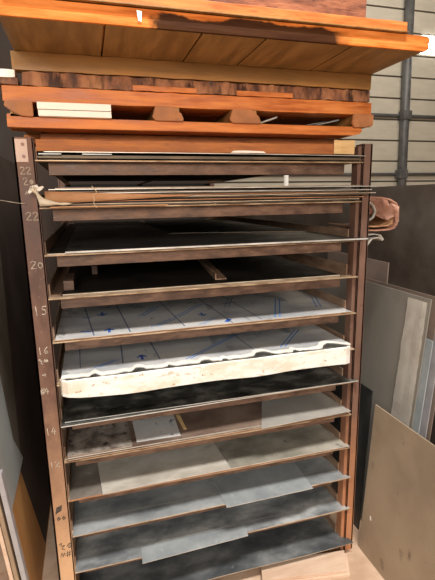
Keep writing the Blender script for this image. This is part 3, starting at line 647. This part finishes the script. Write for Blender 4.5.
# grey plate with torn white paper strip
gp = thing('grey_plate', 'tall grey steel plate with a torn white paper strip, leaning right of the rack', 'metal plate', (1.53,.6,0))
mb = MB(); lean_plate(mb, 1.527, .084, -.10, 1.9, 0, 1.278, .006, 'plate_grey'); mb.build('plate', gp)
mb = MB(); b2 = bmesh.new(); n = 40; L_, R_ = [], []
for i in range(n+1):
    z = 1.262-.70*i/n; w0 = .200+.012*noise.noise(Vector((z*11,0,0)))+.004*noise.noise(Vector((z*50,2,0)))+.016*(1.262-z)
    ya = -.086-.006*(1.262-z)+.004*noise.noise(Vector((z*25,9,0))); xx = 1.527+.084*z-.0045-.0012*noise.noise(Vector((z*15,4,0)))
    L_.append([b2.verts.new((xx-.0008*(k%2), ya+w0*k/4*.62, z+.004*noise.noise(Vector((k,z*30,0))))) for k in range(5)])
for a, b in zip(L_, L_[1:]):
    for k in range(4): b2.faces.new((a[k], a[k+1], b[k+1], b[k]))
bmesh.ops.solidify(b2, geom=b2.faces[:], thickness=.001)
mb.merge(b2, 'torn_white'); mb.build('paper_strip', gp, label='torn white paper strip')
for lab, dx, yf, zt_, m_ in (('bluish plate just behind the grey plate with the paper strip', .010, -.135, 1.10, 'blue_edge'),
                            ('thin brown plate second behind the grey plate', .020, -.125, 1.29, 'panel_brown'),
                            ('thin grey plate third behind the grey plate', .030, -.158, 1.285, 'bar_grey'),
                            ('rearmost thin dark plate of the leaning stack', .040, -.172, 1.27, 'panel_brown')):
    mb = MB(); lean_plate(mb, 1.527+dx, .084, yf, 1.7, 0, zt_, .005, m_)
    tag(mb.build('steel_plate'), lab, 'metal plate', 'plates leaning behind the grey plate')
mb = MB(); lean_plate(mb, 1.66, .03, .29, .9, 0, 1.385, .006, 'panel_brown', ztop=1.39)
tag(mb.build('steel_plate'), 'small brown panel corner rising behind the grey plate, just right of the post', 'metal plate')
mb = MB(); mb.box(1.90, 1.91, -.9, 4.2, 0, 1.78, 'plate_brown')
tag(mb.build('tall_steel_plate'), 'very tall dark brown plate standing behind all other plates at the right', 'metal plate')
mb = MB(); mb.box(1.78,1.88,-.25,-.10,0,.66,'stringer_wood',.003); tag(mb.build('wood_post_end'), 'short wooden block end showing at the right edge beside the leaning plates', 'wood')

# folded copper-brown sheets sticking out at the right of shelf three
fs = thing('folded_sheet', 'crumpled copper-brown folded sheet poking out beside the right post', 'folded sheet', (1.45,.1,1.56))
ys = [.065,.10,.16,.24,.34]
mb = MB(); mb.ribbon([(1.3750,1.7196),(1.4299,1.7219),(1.4787,1.7173),(1.5214,1.7082),(1.5519,1.6922),(1.5665,1.6683),(1.5690,1.6284),(1.5641,1.5999),(1.5495,1.5828),(1.5214,1.5760),(1.4543,1.5748),(1.3750,1.5794)], ys, .006, 'copper'); mb.build('outer_fold', fs)
mb = MB(); mb.ribbon([(1.3750,1.5965),(1.4543,1.5919),(1.5153,1.5942),(1.5348,1.6022),(1.5434,1.6193),(1.5421,1.6512),(1.5275,1.6763)], ys, .004, 'copper_edge'); mb.build('inner_fold', fs, label='lighter orange inner fold')
mb = MB(); b2 = bmesh.new(); g = []
ol = [((1.3750,1.7196),(1.3762,1.6375)),((1.4055,1.7219),(1.3994,1.6512)),((1.4360,1.7196),(1.4360,1.6421)),((1.4665,1.7162),(1.4726,1.6261)),((1.4970,1.7082),(1.5092,1.6193)),((1.5116,1.6877),(1.5238,1.6375)),((1.5275,1.6968),(1.5421,1.6056)),((1.5580,1.6786),(1.5568,1.6124))]
for i, (a, b) in enumerate(ol):
    g.append([b2.verts.new((a[0]+(b[0]-a[0])*q, .058+.022*noise.noise(Vector((i*.9,q*2.2,1)))-.014*(i%2)*q, a[1]+(b[1]-a[1])*q)) for q in (0,.33,.66,1)])
for a, b in zip(g, g[1:]):
    for k in range(3): b2.faces.new((a[k], b[k], b[k+1], a[k+1])).smooth = True
bmesh.ops.solidify(b2, geom=b2.faces[:], thickness=.003); mb.merge(b2, 'copper'); mb.build('front_flap', fs)
mb = MB(); mb.ribbon([(1.3774,1.6831),(1.3957,1.7014),(1.4116,1.6877),(1.4238,1.6626),(1.4153,1.6375),(1.3957,1.6250)], [.028,.04,.05], .004, 'grey_curl'); mb.build('grey_curl', fs, label='grey curled scrap')
cs = MB(); cs.ribbon([(1.3750,1.5554),(1.4055,1.5577),(1.4421,1.5600),(1.4689,1.5554),(1.4848,1.5372),(1.4811,1.5304),(1.4604,1.5440),(1.4299,1.5418),(1.4116,1.5235),(1.3994,1.5053)], [.05,.08,.14,.22], .003, 'grey_curl')
tag(cs.build('curled_scrap'), 'pale grey curled metal scrap under the copper-brown folded sheet', 'metal scrap')

mb = MB(); mb.box(-3.2, 1.45, 2.80, 2.84, 0, 3.6, 'backdrop'); tag(mb.build('dark_backdrop'), 'dark brown added backdrop darkening the gaps behind the rack', 'backdrop')  # backdrop added so the gaps through the rack look black
mb = MB(); mb.cyl((2.60,3.5,0), (2.60,3.5,2.2), .03, 'label_white'); tag(mb.build('white_pole'), 'white pole glimpsed through the gap between the two top shelves', 'pole')
# ------------------------------------------------------------------ left of the rack
mb = MB(); lean_plate(mb, -.118, -.05, -.12, 1.9, 0, 1.93, .010, 'orange_board')
tag(mb.build('plywood_sheet'), 'tall orange-brown plywood sheet leaning beside the left post', 'board')
mb = MB(); X = lambda z: -.118-.05*z+.0105  # thin dark cutout added in the shape of the overhang's shadow on the plywood
mb.prism([(X(y_z[1]),)+y_z for y_z in ((.21,.64),(.47,.02),(1.88,.02),(1.88,1.97),(-.118,1.97),(-.118,1.2),(.10,.95))], (.0004,0,0), 'shadow_board')
tag(mb.build('dark_sheet'), 'very dark brown sheet added as the shadow on the orange-brown plywood, left of the rack', 'metal sheet')
mb = MB()
X = lambda z: -.118-.05*z+.014
mb.prism([(X(.60),-.07,.60),(X(.62),.29,.62),(X(.78),.17,.78),(X(1.05),.15,1.05),(X(1.42),.18,1.42),(X(1.9),.22,1.9),(X(1.9),-.178,1.9),(X(.60),-.178,.60)], (.003,0,0), 'grey_left')
tag(mb.build('leaning_sheet'), 'pale blue-grey sheet leaning against the plywood at the left edge of the photo', 'metal sheet')
mb = MB()
X = lambda z: -.118-.05*z+.011
mb.prism([(X(.66),.28,.66),(X(.9),.36,.9),(X(1.3),.52,1.3),(X(1.75),.66,1.75),(X(1.8),-.178,1.8),(X(.66),-.178,.66)], (.002,0,0), 'grey_dim')
tag(mb.build('leaning_sheet'), 'dim olive-grey sheet showing between pale sheet and plywood at the left', 'metal sheet')
for lab, xa, xb, dx, m_ in (('grey steel bar leaning at the lower left edge', -.128,-.052,.016,'bar_grey'),('brown bar leaning left of the grey bar', -.150,-.072,.013,'bar_brown'),('pale narrow bar outermost at the lower left', -.165,-.087,.012,'board_floor')):
    mb = MB(); y = -.212
    mb.prism([(xb,y,0),(xb+dx,y,0),(xa+dx,y,.86),(xa,y,.86)], (0,.03,0), m_, .001)
    tag(mb.build('leaning_bar'), lab, 'metal bar', 'bars leaning at the lower left')

# ------------------------------------------------------------------ light
def area(name, loc, rot, sx, sy, power, col):
    l = bpy.data.lights.new(name, 'AREA'); l.shape = 'RECTANGLE'; l.size = sx; l.size_y = sy; l.energy = power; l.color = col
    o = bpy.data.objects.new(name, l); C.objects.link(o); o.location = loc; o.rotation_euler = rot; return o
def aim(o, p): o.rotation_euler = (Vector(p)-o.location).to_track_quat('-Z', 'Y').to_euler()
a = area('hall_light', (.85,-1.75,5.45), (0,0,0), 1.8, .7, 210, (1,.95,.88)); aim(a, (.7,-.1,.5))
a = area('bay_light', (-.6,-5.2,2.9), (0,0,0), 3.0, 1.8, 165, (1,.92,.82)); aim(a, (.7,0,1.0))
sl = bpy.data.lights.new('warm_lamp', 'SPOT'); sl.energy = 125; sl.color = (1,.60,.34); sl.spot_size = R(24); sl.spot_blend = .7; sl.shadow_soft_size = .12
so = bpy.data.objects.new('warm_lamp', sl); C.objects.link(so); so.location = (.2,-3.9,2.6); aim(so, (.62,0,2.12))
a = area('back_light', (4.6,2.6,5.4), (0,0,0), 2.5, 1.2, 55, (1,.92,.82)); aim(a, (4.8,5,2.6))
w = bpy.data.worlds.new('world'); bpy.context.scene.world = w; w.use_nodes = True
w.node_tree.nodes['Background'].inputs[0].default_value = (.9,.85,.8,1); w.node_tree.nodes['Background'].inputs[1].default_value = .04

# ------------------------------------------------------------------ camera
cam = bpy.data.cameras.new('camera'); co = bpy.data.objects.new('camera', cam); C.objects.link(co)
bpy.context.scene.camera = co
f = Vector((0.26974214, 0.94134546, -0.20275082)); r = Vector((0.96018471,-0.27883798,-0.01716679)); u = Vector((0.0726945,0.19004763,0.97907988))
from mathutils import Matrix
m4 = Matrix((( r.x,u.x,-f.x,.22),(r.y,u.y,-f.y,-1.65),(r.z,u.z,-f.z,1.728),(0,0,0,1)))
co.matrix_world = m4
cam.sensor_fit = 'VERTICAL'; cam.sensor_height = 24; cam.lens = 441.94/580*24; cam.clip_start = .02
sc = bpy.context.scene
sc.view_settings.view_transform = 'Standard'; sc.view_settings.look = 'None'; sc.view_settings.gamma = 1
sc.view_settings.use_curve_mapping = False; sc.view_settings.exposure = .5
